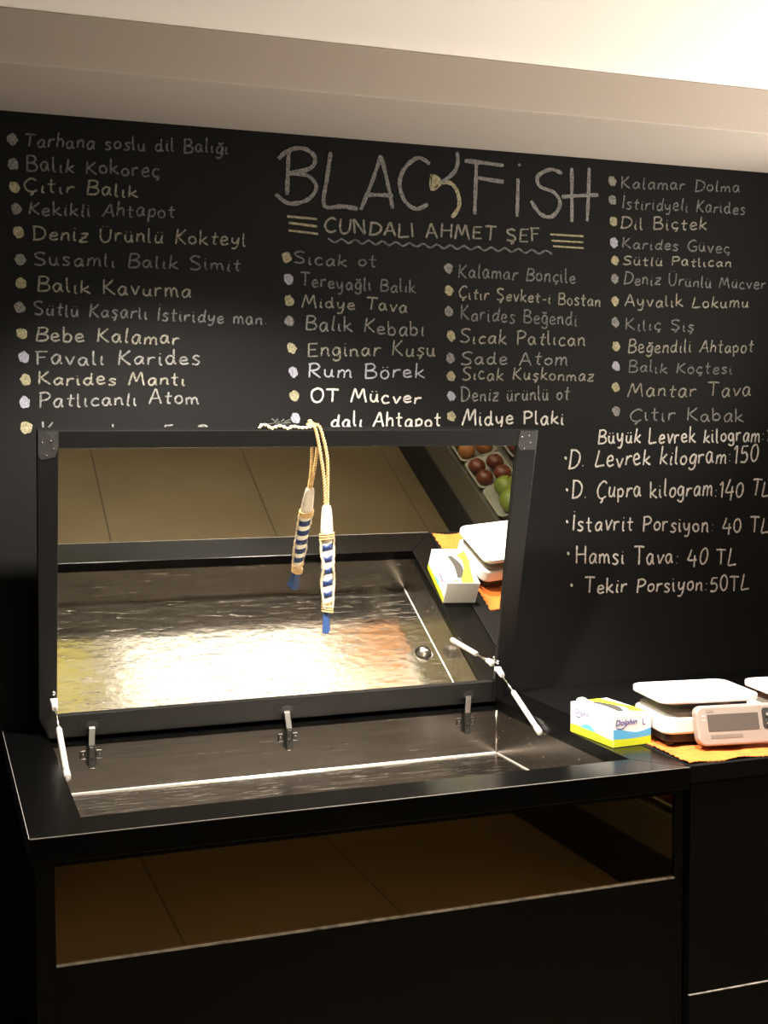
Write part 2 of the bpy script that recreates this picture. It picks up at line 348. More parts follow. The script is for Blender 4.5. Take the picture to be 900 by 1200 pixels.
GL = {
'A':(.62,[[(0,0),(.16,.5),(.33,1),(.46,.5),(.6,0)],[(.1,.36),(.55,.38)]]),
'B':(.55,[[(.06,1),(.04,.5),(.03,0)],[(0,.96),(.32,1),(.46,.8),(.34,.58),(.08,.52)],[(.08,.52),(.42,.48),(.53,.24),(.38,.03),(0,.0)]]),
'C':(.58,[[(.54,.86),(.34,1),(.1,.8),(.0,.45),(.12,.1),(.34,0),(.56,.14)]]),
'D':(.62,[[(.08,.98),(.07,.5),(.06,0)],[(0,.97),(.34,.95),(.58,.7),(.56,.3),(.34,.05),(0,0)]]),
'E':(.5,[[(.05,1),(.04,.5),(.03,0)],[(.05,.98),(.48,1)],[(.04,.52),(.4,.54)],[(.03,.02),(.48,.04)]]),
'F':(.5,[[(.1,.98),(.08,.5),(.07,0)],[(0,.98),(.52,1)],[(.08,.56),(.42,.58)]]),
'G':(.62,[[(.54,.88),(.34,1),(.1,.8),(.0,.45),(.12,.1),(.34,0),(.56,.12),(.56,.42)],[(.34,.42),(.6,.43)]]),
'H':(.62,[[(.06,1),(.04,.5),(.04,0)],[(.56,1),(.55,.5),(.55,0)],[(.0,.5),(.6,.54)]]),
'I':(.14,[[(.06,1),(.05,.5),(.05,0)]]),
'K':(.56,[[(.08,1),(.06,.5),(.04,0)],[(.5,.98),(.26,.66),(.06,.44)],[(.12,.5),(.32,.24),(.56,0)]]),
'L':(.52,[[(.1,1),(.06,.5),(.02,.02),(.26,.02),(.52,.06)]]),
'M':(.8,[[(0,0),(.1,.55),(.2,1),(.3,.6),(.38,.34),(.5,.7),(.62,1),(.68,.5),(.76,0)]]),
'N':(.6,[[(.04,0),(.05,.5),(.06,1),(.3,.5),(.54,.02),(.54,.5),(.55,1)]]),
'O':(.62,[[(.3,1),(.06,.8),(.02,.4),(.16,.04),(.42,.02),(.58,.4),(.52,.84),(.28,1)]]),
'P':(.52,[[(.07,1),(.06,.5),(.05,0)],[(0,.95),(.32,1),(.5,.8),(.38,.55),(.07,.46)]]),
'R':(.56,[[(.07,1),(.06,.5),(.05,0)],[(0,.95),(.32,1),(.48,.8),(.36,.56),(.07,.48)],[(.16,.46),(.34,.22),(.54,0)]]),
'S':(.54,[[(.52,.9),(.3,1),(.06,.84),(.14,.6),(.4,.42),(.48,.18),(.28,0),(0,.08)]]),
'T':(.6,[[(0,.98),(.3,1),(.62,.97)],[(.32,.98),(.31,.5),(.28,0)]]),
'U':(.58,[[(.04,1),(.02,.4),(.14,.04),(.36,.04),(.5,.34),(.54,1)]]),
'V':(.56,[[(0,1),(.14,.5),(.28,0),(.42,.5),(.56,1)]]),
'Y':(.54,[[(0,1),(.14,.7),(.27,.5)],[(.54,1),(.3,.55),(.2,0)]]),
'a':(.46,[[(.36,.52),(.18,.58),(.02,.32),(.1,.03),(.26,.08),(.36,.5)],[(.37,.56),(.37,.14),(.46,.02)]]),
'b':(.42,[[(.04,1),(.03,.5),(.02,.02)],[(.03,.36),(.22,.56),(.38,.34),(.28,.04),(.02,.04)]]),
'c':(.4,[[(.36,.5),(.18,.58),(.02,.3),(.14,.02),(.4,.08)]]),
'd':(.48,[[(.36,.46),(.18,.56),(.02,.3),(.1,.03),(.28,.06),(.37,.4)],[(.39,1),(.37,.5),(.38,.12),(.48,.02)]]),
'e':(.42,[[(.02,.28),(.22,.3),(.36,.38),(.26,.57),(.08,.48),(.03,.2),(.16,.01),(.42,.1)]]),
'f':(.38,[[(.38,.92),(.24,1),(.16,.7),(.14,.3),(.12,-.05)],[(0,.54),(.36,.55)]]),
'g':(.42,[[(.36,.5),(.18,.57),(.02,.32),(.1,.06),(.28,.1),(.36,.48)],[(.38,.56),(.38,.1),(.34,-.24),(.16,-.34),(.0,-.22)]]),
'h':(.42,[[(.04,1),(.03,.5),(.02,0)],[(.03,.34),(.2,.55),(.34,.44),(.35,.2),(.36,0)]]),
'ı':(.18,[[(.06,.56),(.05,.2),(.08,.03),(.16,.02)]]),
'k':(.42,[[(.04,1),(.03,.5),(.02,0)],[(.36,.56),(.2,.38),(.04,.26)],[(.1,.3),(.24,.14),(.44,0)]]),
'l':(.18,[[(.05,1),(.04,.5),(.05,.08),(.16,.02)]]),
'm':(.64,[[(.03,.56),(.03,.3),(.02,0)],[(.03,.34),(.18,.55),(.29,.42),(.3,0)],[(.3,.34),(.44,.55),(.55,.42),(.57,.1),(.64,.02)]]),
'n':(.42,[[(.03,.56),(.03,.3),(.02,0)],[(.03,.34),(.2,.55),(.33,.44),(.34,.1),(.42,.02)]]),
'o':(.42,[[(.2,.56),(.04,.42),(.04,.14),(.2,.01),(.36,.16),(.34,.44),(.18,.57)]]),
'p':(.42,[[(.05,.56),(.04,.1),(.03,-.34)],[(.04,.42),(.24,.57),(.38,.38),(.28,.08),(.04,.08)]]),
'r':(.34,[[(.03,.56),(.03,.3),(.02,0)],[(.03,.32),(.16,.52),(.34,.52)]]),
's':(.38,[[(.36,.5),(.2,.58),(.06,.46),(.2,.3),(.32,.16),(.2,.0),(0,.05)]]),
't':(.36,[[(.18,.9),(.16,.5),(.16,.08),(.3,.02)],[(0,.56),(.36,.58)]]),
'u':(.44,[[(.03,.56),(.03,.2),(.14,.02),(.28,.1),(.34,.56)],[(.34,.56),(.35,.1),(.44,.02)]]),
'v':(.4,[[(0,.56),(.1,.26),(.19,.01),(.28,.28),(.38,.58)]]),
'y':(.44,[[(.02,.56),(.04,.24),(.16,.1),(.3,.24),(.35,.56)],[(.36,.56),(.34,.0),(.24,-.3),(.04,-.3)]]),
'z':(.4,[[(.02,.55),(.36,.57),(.18,.28),(.0,.02),(.4,.03)],[(.06,.3),(.32,.3)]]),
'0':(.5,[[(.24,1),(.06,.78),(.04,.3),(.2,.02),(.4,.16),(.46,.6),(.36,.92),(.22,1)]]),
'1':(.26,[[(.0,.8),(.18,1),(.17,.5),(.16,0)]]),
'4':(.54,[[(.22,1),(.1,.6),(.0,.3),(.26,.28),(.54,.32)],[(.42,.62),(.4,.2),(.38,-.18)]]),
'5':(.5,[[(.5,1),(.16,1)],[(.16,1),(.1,.58),(.34,.62),(.46,.34),(.32,.04),(.02,.04)]]),
'.':(.18,[[(.05,.03),(.09,.0)]]), ':':(.2,[[(.08,.5),(.1,.46)],[(.08,.1),(.1,.06)]]), '-':(.34,[[(.02,.3),(.32,.32)]]), "'":(.1,[[(.06,1),(.05,.86)]]),
}
def _acc(base, adds, w=None): GL_ = GL[base]; return (w or GL_[0], GL_[1] + adds)
DOT = [[(.08,.78),(.06,.73)]]; UML = [[(.1,.76),(.09,.7)],[(.3,.77),(.29,.71)]]; BRV = [[(.06,.82),(.2,.74),(.36,.82)]]
GL['i'] = _acc('ı', DOT); GL['İ'] = _acc('I', [[(.07,1.22),(.05,1.17)]])
GL['ö'] = _acc('o', UML); GL['ü'] = _acc('u', UML); GL['ğ'] = _acc('g', BRV); GL['ş'] = _acc('s', [[(.18,.0),(.24,-.12),(.12,-.22)]]); GL['ç'] = _acc('c', [CED])
GL['Ş'] = _acc('S', [[(.26,.0),(.34,-.12),(.2,-.24)]]); GL['Ç'] = _acc('C', [[(.32,.0),(.38,-.12),(.26,-.24)]])
GL['Ü'] = _acc('U', [[(.16,1.2),(.15,1.13)],[(.38,1.2),(.37,1.13)]])
def write(b, text, x0, z0, x1, z1, cap, wid, slant=.06):
    """one handwritten line from (x0, z0) to (x1, z1) on the board"""
    gap = .15; pos = []; cx_ = 0
    for ch in text:
        if ch == ' ': cx_ += .46; continue
        pos.append((ch, cx_)); cx_ += GL[ch][0] + gap
    total = cx_ - gap; sx = (x1-x0)/total; slope = (z1-z0)/(x1-x0)
    for ch, px in pos:
        jz = random.uniform(-.07, .07)*cap; js = random.uniform(.88, 1.12); jl = slant + random.uniform(-.11, .11)
        def fx(u, v, px=px, jz=jz, js=js, jl=jl):
            X = x0 + (px + u)*sx + jl*v*cap
            return X, z0 + (X-x0)*slope + jz + v*cap*js
        strokes(b, GL[ch][1], fx, wid)

# writing: (text, x0, z0, x1, z1, capital height, bullet, chalk, bullet chalk) in metres on the board
LINES = [
 ('Tarhana soslu dil Balığı', 0.085, 1.494, 0.612, 1.513, 0.034, (0.056, 1.509), 'chalk_grey', 'chalk_white'),
 ('Balık Kokoreç', 0.09, 1.433, 0.428, 1.44, 0.036, (0.057, 1.447), 'chalk_grey', 'chalk_white'),
 ('Çıtır Balık', 0.084, 1.379, 0.369, 1.383, 0.034, (0.059, 1.39), 'chalk_cream', 'chalk_yellow'),
 ('Kekikli Ahtapot', 0.092, 1.321, 0.467, 1.336, 0.035, (0.063, 1.335), 'chalk_grey', 'chalk_white'),
 ('Deniz Ürünlü Kokteyl', 0.102, 1.259, 0.658, 1.271, 0.037, (0.066, 1.277), 'chalk_cream', 'chalk_yellow'),
 ('Susamlı Balık Simit', 0.104, 1.197, 0.643, 1.202, 0.034, (0.07, 1.208), 'chalk_grey', 'chalk_white'),
 ('Balık Kavurma', 0.111, 1.13, 0.507, 1.126, 0.037, (0.07, 1.148), 'chalk_cream', 'chalk_yellow'),
 ('Sütlü Kaşarlı İstiridye man.', 0.101, 1.069, 0.716, 1.061, 0.032, (0.066, 1.087), 'chalk_grey', 'chalk_white'),
 ('Bebe Kalamar', 0.104, 1.002, 0.474, 1.002, 0.037, (0.07, 1.02), 'chalk_cream', 'chalk_yellow'),
 ('Favalı Karides', 0.103, 0.943, 0.53, 0.947, 0.037, (0.073, 0.961), 'chalk_white', 'chalk_lilac'),
 ('Karides Mantı', 0.108, 0.89, 0.488, 0.894, 0.033, (0.077, 0.903), 'chalk_cream', 'chalk_yellow'),
 ('Patlıcanlı Atom', 0.109, 0.833, 0.524, 0.844, 0.035, (0.073, 0.846), 'chalk_white', 'chalk_lilac'),
 ('Sıcak ot', 0.794, 1.229, 1.033, 1.229, 0.034, (0.773, 1.245), 'chalk_grey', 'chalk_yellow'),
 ('Tereyağlı Balık', 0.811, 1.168, 1.151, 1.161, 0.035, (0.778, 1.186), 'chalk_grey', 'chalk_lilac'),
 ('Midye Tava', 0.815, 1.111, 1.126, 1.106, 0.032, (0.778, 1.128), 'chalk_cream', 'chalk_yellow'),
 ('Balık Kebabı', 0.825, 1.05, 1.177, 1.04, 0.04, (0.778, 1.072), 'chalk_white', 'chalk_white'),
 ('Enginar Kuşu', 0.831, 0.978, 1.211, 0.985, 0.04, (0.785, 0.998), 'chalk_cream', 'chalk_yellow'),
 ('Rum Börek', 0.831, 0.917, 1.177, 0.921, 0.04, (0.789, 0.932), 'chalk_lilac', 'chalk_lilac'),
 ('OT Mücver', 0.838, 0.851, 1.166, 0.849, 0.035, (0.791, 0.867), 'chalk_bright', 'chalk_yellow'),
 ('dalı Ahtapot', 0.897, 0.782, 1.228, 0.783, 0.04, (0.795, 0.806), 'chalk_bright', 'chalk_lilac'),
 ('Kalamar Bonçile', 1.283, 1.211, 1.664, 1.208, 0.039, (1.253, 1.235), 'chalk_grey', 'chalk_white'),
 ('Çıtır Şevket-i Bostan', 1.285, 1.152, 1.748, 1.142, 0.034, (1.254, 1.172), 'chalk_cream', 'chalk_yellow'),
 ('Karides Beğendi', 1.291, 1.089, 1.669, 1.084, 0.039, (1.254, 1.113), 'chalk_grey', 'chalk_white'),
 ('Sıcak Patlıcan', 1.289, 1.023, 1.697, 1.024, 0.039, (1.261, 1.042), 'chalk_cream', 'chalk_yellow'),
 ('Sade Atom', 1.291, 0.96, 1.637, 0.965, 0.039, (1.259, 0.979), 'chalk_white', 'chalk_white'),
 ('Sıcak Kuşkonmaz', 1.295, 0.918, 1.726, 0.92, 0.034, (1.261, 0.927), 'chalk_cream', 'chalk_yellow'),
 ('Deniz ürünlü ot', 1.292, 0.853, 1.644, 0.862, 0.04, (1.261, 0.87), 'chalk_white', 'chalk_lilac'),
 ('Midye Plaki', 1.295, 0.787, 1.626, 0.787, 0.042, (1.261, 0.811), 'chalk_bright', 'chalk_yellow'),
 ('Kalamar Dolma', 1.817, 1.499, 2.24, 1.51, 0.033, (1.788, 1.517), 'chalk_grey', 'chalk_cream'),
 ('İstiridyeli Karides', 1.821, 1.438, 2.261, 1.445, 0.036, (1.788, 1.461), 'chalk_grey', 'chalk_white'),
 ('Dil Biçtek', 1.815, 1.377, 2.12, 1.389, 0.036, (1.792, 1.397), 'chalk_cream', 'chalk_yellow'),
 ('Karides Güveç', 1.822, 1.321, 2.206, 1.321, 0.033, (1.794, 1.334), 'chalk_grey', 'chalk_lilac'),
 ('Sütlü Patlıcan', 1.825, 1.27, 2.212, 1.279, 0.028, (1.798, 1.282), 'chalk_cream', 'chalk_yellow'),
 ('Deniz Ürünlü Mücver', 1.828, 1.212, 2.341, 1.215, 0.034, (1.797, 1.226), 'chalk_grey', 'chalk_white'),
 ('Ayvalık Lokumu', 1.832, 1.145, 2.277, 1.154, 0.036, (1.799, 1.16), 'chalk_cream', 'chalk_yellow'),
 ('Kılıç Şiş', 1.835, 1.074, 2.078, 1.077, 0.033, (1.8, 1.096), 'chalk_grey', 'chalk_white'),
 ('Beğendili Ahtapot', 1.845, 1.006, 2.298, 1.015, 0.039, (1.803, 1.024), 'chalk_cream', 'chalk_yellow'),
 ('Balık Köçtesi', 1.847, 0.947, 2.22, 0.947, 0.034, (1.804, 0.964), 'chalk_grey', 'chalk_lilac'),
 ('Mantar Tava', 1.844, 0.873, 2.291, 0.877, 0.044, (1.803, 0.9), 'chalk_cream', 'chalk_yellow'),
 ('Çıtır Kabak', 1.852, 0.799, 2.264, 0.797, 0.042, (1.805, 0.828), 'chalk_white', 'chalk_white'),
 ('Büyük Levrek kilogram:1', 1.743, 0.73, 2.365, 0.734, 0.046, (None, None), 'chalk_bright', 'chalk_bright'),
 ('D. Levrek kilogram:150', 1.642, 0.659, 2.321, 0.667, 0.053, (1.633, 0.687), 'chalk_bright', 'chalk_bright'),
 ('D. Çupra kilogram:140 TL', 1.654, 0.567, 2.367, 0.559, 0.052, (1.638, 0.592), 'chalk_bright', 'chalk_bright'),
 ('İstavrit Porsiyon: 40 TL', 1.657, 0.468, 2.367, 0.444, 0.049, (1.639, 0.496), 'chalk_bright', 'chalk_bright'),
 ('Hamsi Tava: 40 TL', 1.669, 0.37, 2.243, 0.343, 0.052, (1.643, 0.4), 'chalk_bright', 'chalk_bright'),
 ('Tekir Porsiyon:50TL', 1.699, 0.277, 2.293, 0.259, 0.047, (1.655, 0.303), 'chalk_bright', 'chalk_bright'),
]
TITLE = {'chalk_grey': [[(0.781, 1.535), (0.778, 1.477), (0.775, 1.414)], [(0.752, 1.509), (0.773, 1.529), (0.806, 1.542), (0.836, 1.538), (0.856, 1.518), (0.842, 1.49), (0.78, 1.472)], [(0.78, 1.472), (0.833, 1.47), (0.859, 1.44), (0.833, 1.404), (0.78, 1.391), (0.743, 1.414)], [(0.901, 1.538), (0.889, 1.463), (0.881, 1.391), (0.934, 1.392), (0.979, 1.388)], [(1.049, 1.54), (1.02, 1.461), (0.988, 1.386)], [(1.049, 1.538), (1.066, 1.475), (1.083, 1.395)], [(1.0, 1.428), (1.039, 1.43), (1.084, 1.431)], [(1.196, 1.527), (1.16, 1.541), (1.121, 1.511), (1.104, 1.467), (1.119, 1.419), (1.154, 1.398), (1.19, 1.413)], [(1.28, 1.566), (1.282, 1.533), (1.268, 1.505), (1.232, 1.477)], [(1.341, 1.548), (1.338, 1.471), (1.335, 1.393)], [(1.304, 1.543), (1.365, 1.541), (1.427, 1.538)], [(1.341, 1.498), (1.384, 1.494), (1.427, 1.491)], [(1.473, 1.504), (1.472, 1.446), (1.47, 1.394)], [(1.477, 1.547), (1.478, 1.539)], [(1.617, 1.528), (1.579, 1.537), (1.538, 1.515), (1.544, 1.486), (1.592, 1.47), (1.611, 1.437), (1.585, 1.401), (1.547, 1.405), (1.515, 1.442)], [(1.649, 1.547), (1.65, 1.468), (1.65, 1.388)], [(1.708, 1.551), (1.706, 1.471), (1.702, 1.393)], [(1.617, 1.46), (1.676, 1.467), (1.739, 1.473)]], 'chalk_yellow': [[(1.232, 1.477), (1.262, 1.476), (1.282, 1.451), (1.286, 1.412), (1.264, 1.38)], [(1.202, 1.497), (1.202, 1.457), (1.229, 1.477), (1.204, 1.493), (1.209, 1.465), (1.22, 1.476)]]}
BARS = [[(0.775, 1.356), (0.86, 1.353)], [(0.779, 1.339), (0.86, 1.333)], [(0.779, 1.318), (0.863, 1.313)], [(1.579, 1.348), (1.689, 1.348)], [(1.583, 1.33), (1.689, 1.33)], [(1.588, 1.314), (1.69, 1.313)]]
WAVE = [(0.891, 1.302), (0.911, 1.292), (0.931, 1.302), (0.951, 1.292), (0.971, 1.302), (0.991, 1.292), (1.011, 1.302), (1.031, 1.292), (1.051, 1.302), (1.072, 1.292), (1.092, 1.302), (1.113, 1.292), (1.133, 1.301), (1.154, 1.292), (1.175, 1.301), (1.196, 1.291), (1.217, 1.301), (1.238, 1.291), (1.259, 1.301), (1.28, 1.291), (1.301, 1.301), (1.323, 1.291), (1.344, 1.301), (1.366, 1.291), (1.388, 1.301), (1.409, 1.291), (1.431, 1.301), (1.453, 1.291), (1.475, 1.301), (1.497, 1.29), (1.519, 1.3), (1.542, 1.29), (1.564, 1.3), (1.586, 1.29)]
SUB = (0.882, 1.317, 1.545, 1.323, 0.037)
HIDDEN = [[(0.117, 0.796), (0.118, 0.778)], [(0.142, 0.794), (0.129, 0.778)], [(0.295, 0.789), (0.295, 0.776)], [(0.432, 0.785), (0.454, 0.787)], [(0.432, 0.785), (0.434, 0.773)], [(0.521, 0.784), (0.542, 0.785), (0.547, 0.776)]]
HDOT = (0.076, 0.781)
STL0, STL1 = (.122, .535, -.028), lidp(.119, .102, .020)
STR0, STR1 = (1.346, .550, -.030), lidp(1.347, .100, .020)
for text, x0, z0, x1, z1, cap, dot, mt, dm in LINES:
    b = MB(); write(b, text, x0, z0, x1, z1, cap, .0056 if mt == 'chalk_bright' else .0049)
    line = b.build('menu_lettering', mt, board, recalc=False)
    line['label'] = 'handwritten line "%s"' % text
    if dot[0] is not None:
        b = MB(); blob(b, dot[0], dot[1], *((.0135, .0155) if dm != 'chalk_bright' else (.004, .0055)))
        b.build('chalk_bullet', dm, line, recalc=False)
b = MB(); strokes(b, HIDDEN, lambda u, v: (u, v), .006); hl = b.build('menu_lettering', 'chalk_white', board, recalc=False)
b = MB(); blob(b, HDOT[0], HDOT[1], .016, .017); b.build('chalk_bullet', 'chalk_yellow', hl, recalc=False)
for k, wd in (('chalk_grey', .0115), ('chalk_yellow', .0115)):
    b = MB(); strokes(b, TITLE[k], lambda u, v: (u, v), wd)
    if k == 'chalk_yellow': b.face([(u, BY-.0011, v) for u, v in TITLE[k][1][:3]])
    o = b.build('title_lettering', 'chalk_white' if k == 'chalk_grey' else k, board, recalc=False)
    if k == 'chalk_yellow': pass
    o['label'] = 'large title lettering in grey chalk' if k == 'chalk_grey' else 'yellow chalk fish tail in the title'
b = MB(); strokes(b, BARS, lambda u, v: (u, v), .008); b.build('dash_marking', 'chalk_yellow', board, recalc=False)
b = MB(); strokes(b, [WAVE], lambda u, v: (u, v), .0055); b.build('wave_marking', 'chalk_grey', board, recalc=False)
b = MB(); write(b, "CUNDALI AHMET ŞEF", *SUB, .0062, 0.0); b.build('subtitle_lettering', 'chalk_cream', board, recalc=False)

# ------------------------------------------------------------------ the fish display counter
W_, a_, b_, c_, e_, D_, tr = 1.45, .1068, .1067, 1.3556, .8334, .1571, .0324
ct = thing('fish_display_counter', (.72, .45, -H), 'black fish display counter with steel basin and open mirrored lid', 'counter')
b = MB().use('black')
def slab(P, bev=.0016): b.hexa([(x, y, -.0513) for x, y in P] + [(x, y, 0) for x, y in P], bev)
slab([(0, 0), (W_, 0), (c_, b_), (a_, b_)]); slab([(0, 0), (a_, b_), (a_, .94), (0, .94)][::1]); slab([(W_, 0), (W_, .94), (c_, .94), (c_, b_)])
b.box(a_, c_, e_, .94, -.0513, -.024)
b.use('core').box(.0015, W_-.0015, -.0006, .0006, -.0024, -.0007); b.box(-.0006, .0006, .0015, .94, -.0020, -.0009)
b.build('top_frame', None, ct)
b = MB().use('steelfloor').box(a_, c_, b_, e_, -D_-.004, -D_)
b.use('steel'); t_ = .0008; a_i, c_i, b_i, e_i = a_+.0015, c_-.0015, b_+.0015, e_-.0015
b.box(a_i-.001, a_i, b_, e_, -D_-.004, -tr-.0005); b.box(c_i, c_i+.001, b_, e_, -D_-.004, -tr-.0005)
b.box(a_i, c_i, b_i-.001, b_i, -D_-.004, -tr-.0005); b.box(a_i, c_i, e_i, e_i+.001, -D_-.004, -tr-.0005)
basin = b.build('basin', None, ct); basin['label'] = 'stainless steel basin'
b = MB()
b.tube([(a_+.002, e_-.001, -D_+.001), (c_-.002, e_-.001, -D_+.001)], .0034, 8); b.tube([(c_-.001, e_-.003, -D_+.001), (c_-.001, b_+.003, -D_+.001)], .0026, 8)
b.tube([(a_+.001, e_-.003, -D_+.001), (a_+.001, b_+.003, -D_+.001)], .002, 8)
b.build('weld_seam', 'weld', basin)
b = MB(); b.tube([(c_-.002, e_-.002, -D_+.003), (c_-.002, e_-.002, -tr)], .004, 8); b.build('corner_seam', 'steel', basin)
b = MB(); n = 24; pr = [(.031, 0), (.031, .003), (.026, .007), (.021, .015), (.011, .021), (.0, .023)]
rings = [[b.bm.verts.new((1.306+r*cos(2*pi*k/n), .452+r*sin(2*pi*k/n), -D_+z)) for k in range(n)] for r, z in pr[:-1]]
top = b.bm.verts.new((1.306, .452, -D_+.023))
for i in range(len(rings)-1):
    for k in range(n): b.bm.faces.new((rings[i][k], rings[i][(k+1) % n], rings[i+1][(k+1) % n], rings[i+1][k])).smooth = True
for k in range(n): b.bm.faces.new((rings[-1][k], rings[-1][(k+1) % n], top)).smooth = True
b.build('drain_dome', 'chrome', basin)
# body below the top
b = MB().use('blackmatt')
b.box(.0116, .0466, .02, .055, -.80, -.0513, .001); b.box(1.4233, 1.446, .02, .055, -.80, -.0513, .001)     # stiles
b.box(.0466, 1.4233, .02, .05, -.80, -.2593-.003, .001)                                                    # lower front board
b.box(.0466, 1.4233, .02, .05, -.066, -.0513)
b.box(.0116, .05, .86, .90, -.80, -.0513, .001); b.box(.0116, .05, .055, .86, -.80, -.74); b.box(.0116, .05, .055, .86, -.07, -.0513)
b.box(1.42, 1.446, .055, .90, -.80, -.0513); b.box(.05, 1.42, .88, .90, -.80, -.0513)
b.box(.05, 1.42, .055, .88, -.80, -.78)
b.build('body', None, ct)
MB().box(.06, 1.40, .06, .86, -H, -.80).build('plinth', 'blackmatt', ct)
g = MB().box(.0466, 1.4233, .026, .034, -.2593, -.066).build('front_glass', 'bronze', ct); g['label'] = 'bronze tinted front glass'
MB().box(.0466, 1.4233, .0185, .026, -.2623, -.2593).build('glass_ledge', 'edge', ct)
MB().box(.018, .026, .055, .86, -.74, -.07).build('side_glass', 'darkglass', ct)
# lid
b = MB().use('frame'); N0, N1 = -.026, .008
def bar(P): b.prism(P, lambda u, v, h: lidp(u, v, h), N0, N1, .0018)
mTL, mTR, mBR, mBL = (.128, .755), (1.329, .755), (1.348, .0555), (.128, .0525)
oTL, oTR = (.079, .7995), (1.387, .800)
bar([oTL, (.079, .7995), mTL, mTR, oTR][1:])                      # top rail
bar([oTL, (.083, .050), (.106, -.010), (.128, -.011), mBL, mTL])  # left stile, cut corner
bar([mTR, mBR, (1.350, -.009), (1.374, -.008), (1.397, .045), oTR])
bar([mBL, (.128, -.011), (1.350, -.009), mBR])
b.prism([(.125, .05), (1.350, .05), (1.331, .758), (.125, .758)], lambda u, v, h: lidp(u, v, h), N0+.001, -.006)
lid = b.build('lid', None, ct)
b = MB(); b.prism([mTL, mTR, mBR, mBL], lambda u, v, h: lidp(u, v, h), -.005, 0); b.build('mirror', 'mirror', lid)
for P in ([(.081, .797), (.128, .797), (.128, .757), (.120, .735), (.088, .728), (.081, .74)], [(1.333, .797), (1.384, .797), (1.386, .745), (1.340, .742), (1.331, .757)]):
    b = MB(); b.prism(P, lambda u, v, h: lidp(u, v, h), N1, N1+.0012); pl_ = b.build('corner_plate', 'worn', lid)
    b = MB()
    cx_ = sum(p[0] for p in P)/len(P); cs_ = sum(p[1] for p in P)/len(P)
    for du, dv in ((-.014, .012), (.006, .016), (.012, -.004), (-.004, -.02)): b.ball(lidp(cx_+du, cs_+dv, N1+.0012), .0022, n=8)
    b.build('screws', 'chrome', pl_)
# hinges
for hx, hy in ((.215, .211), (.732, .733), (1.268, 1.257)):
    b = MB(); b.prism(rrect(hx-.034, hx+.034, .008, .034, .006), lambda u, v, h: lidp(u, v, h), N1, N1+.0016, .0006); hg = b.build('hinge', 'frame', ct)
    b = MB(); b.prism([(hx+.016*cos(2*pi*k/20), .020+.014*sin(2*pi*k/20)) for k in range(20)], lambda u, v, h: lidp(u, v, h), N1+.0016, N1+.0024); b.build('hinge_cup', 'hole', hg)
    b = MB(); A = Vector(lidp(hx, .018, N1+.004)); E_ = Vector((hy, e_-.012, -.030)); G_ = Vector((hy, e_-.012, -.088))
    b.hexa([A+Vector((-.008, -.003, -.004)), A+Vector((.008, -.003, -.004)), A+Vector((.008, .004, .002)), A+Vector((-.008, .004, .002)),
            E_+Vector((-.008, -.007, 0)), E_+Vector((.008, -.007, 0)), E_+Vector((.008, .007, 0)), E_+Vector((-.008, .007, 0))], .001)
    b.box(hy-.0085, hy+.0085, e_-.019, e_-.004, -.090, -.028, .0018); b.box(hy-.006, hy+.006, e_-.021, e_-.018, -.058, -.034, .001)
    b.build('hinge_arm', 'hinge', hg)
    b = MB()
    for s in (-1, 1):
        b.box(hy+s*.020-.008, hy+s*.020+.008, e_-.006, e_, -.068, -.046, .002); b.ball((hy+s*.021, e_-.006, -.057), .004, 1, .5, 1, 10)
    b.box(hy-.014, hy+.014, e_-.004, e_, -.084, -.040); b.build('hinge_wings', 'hinge', hg)
    b = MB().box(hy-.004, hy+.004, e_-.0222, e_-.0205, -.070, -.062); b.ball((hy, e_-.019, -.082), .0035, 1, .4, 1, 8); b.build('hinge_screws', 'hole', hg)
# gas struts
for P0, P1, sgn in ((STL0, STL1, 1), (STR0, STR1, -1)):
    P0, P1 = Vector(P0), Vector(P1); d = P1-P0
    b = MB(); b.tube([P0+d*.06, P0+d*.10, P0+d*.60, P0+d*.62], [.0060, .0075, .0075, .0055], 14); st = b.build('gas_strut', 'strut', ct)
    b = MB().tube([P0+d*.62, P0+d*.92], .0032, 10); b.build('strut_rod', 'chrome', st)
    b = MB(); b.tube([P0-d*.03, P0+d*.06], .0085, 12); b.ball(P0-d*.01, .009, n=12); b.build('lower_socket', 'strut', st)
    b = MB(); b.tube([P0+d*.89, P0+d*1.0], [.0078, .0088], 10); b.box(P1.x-.009, P1.x+.009, P1.y-.004, P1.y+.008, P1.z-.006, P1.z+.006, .002); b.build('upper_socket', 'white', st)
    b = MB().ball(P1+Vector((0, .002, .020)), .0062, n=12); b.tube([P1+Vector((0, .002, .020)), P1+Vector((0, .014, .018))], .003, 8); b.build('ball_stud', 'chrome', st)
    b = MB().tube([P0, P0+Vector((-sgn*.012, 0, .002))], .0035, 8); b.build('pivot_pin', 'hinge', st)

# ------------------------------------------------------------------ side counter to the right
sd = thing('side_counter', (2.5, .45, -H), 'black side counter under the scales, right of the fish display', 'counter')
MB().box(1.4535, 3.6, .002, .94, -.040, -.0, .0015).build('worktop', 'blackmatt', sd)
MB().box(1.4535, 3.6, .022, .90, -.80, -.040).build('body', 'blackmatt', sd)
MB().box(1.4555, 2.16, .006, .022, -.530, -.042, .001).build('door_panel', 'blackmatt', sd)
MB().box(1.4555, 2.16, .003, .022, -.795, -.537, .001).build('lower_panel', 'blackmatt', sd)
MB().box(1.4555, 2.16, .0025, .010, -.537, -.535).build('panel_edge', 'edge', sd)
MB().box(1.46, 3.6, .06, .88, -H, -.80).build('plinth', 'blackmatt', sd)

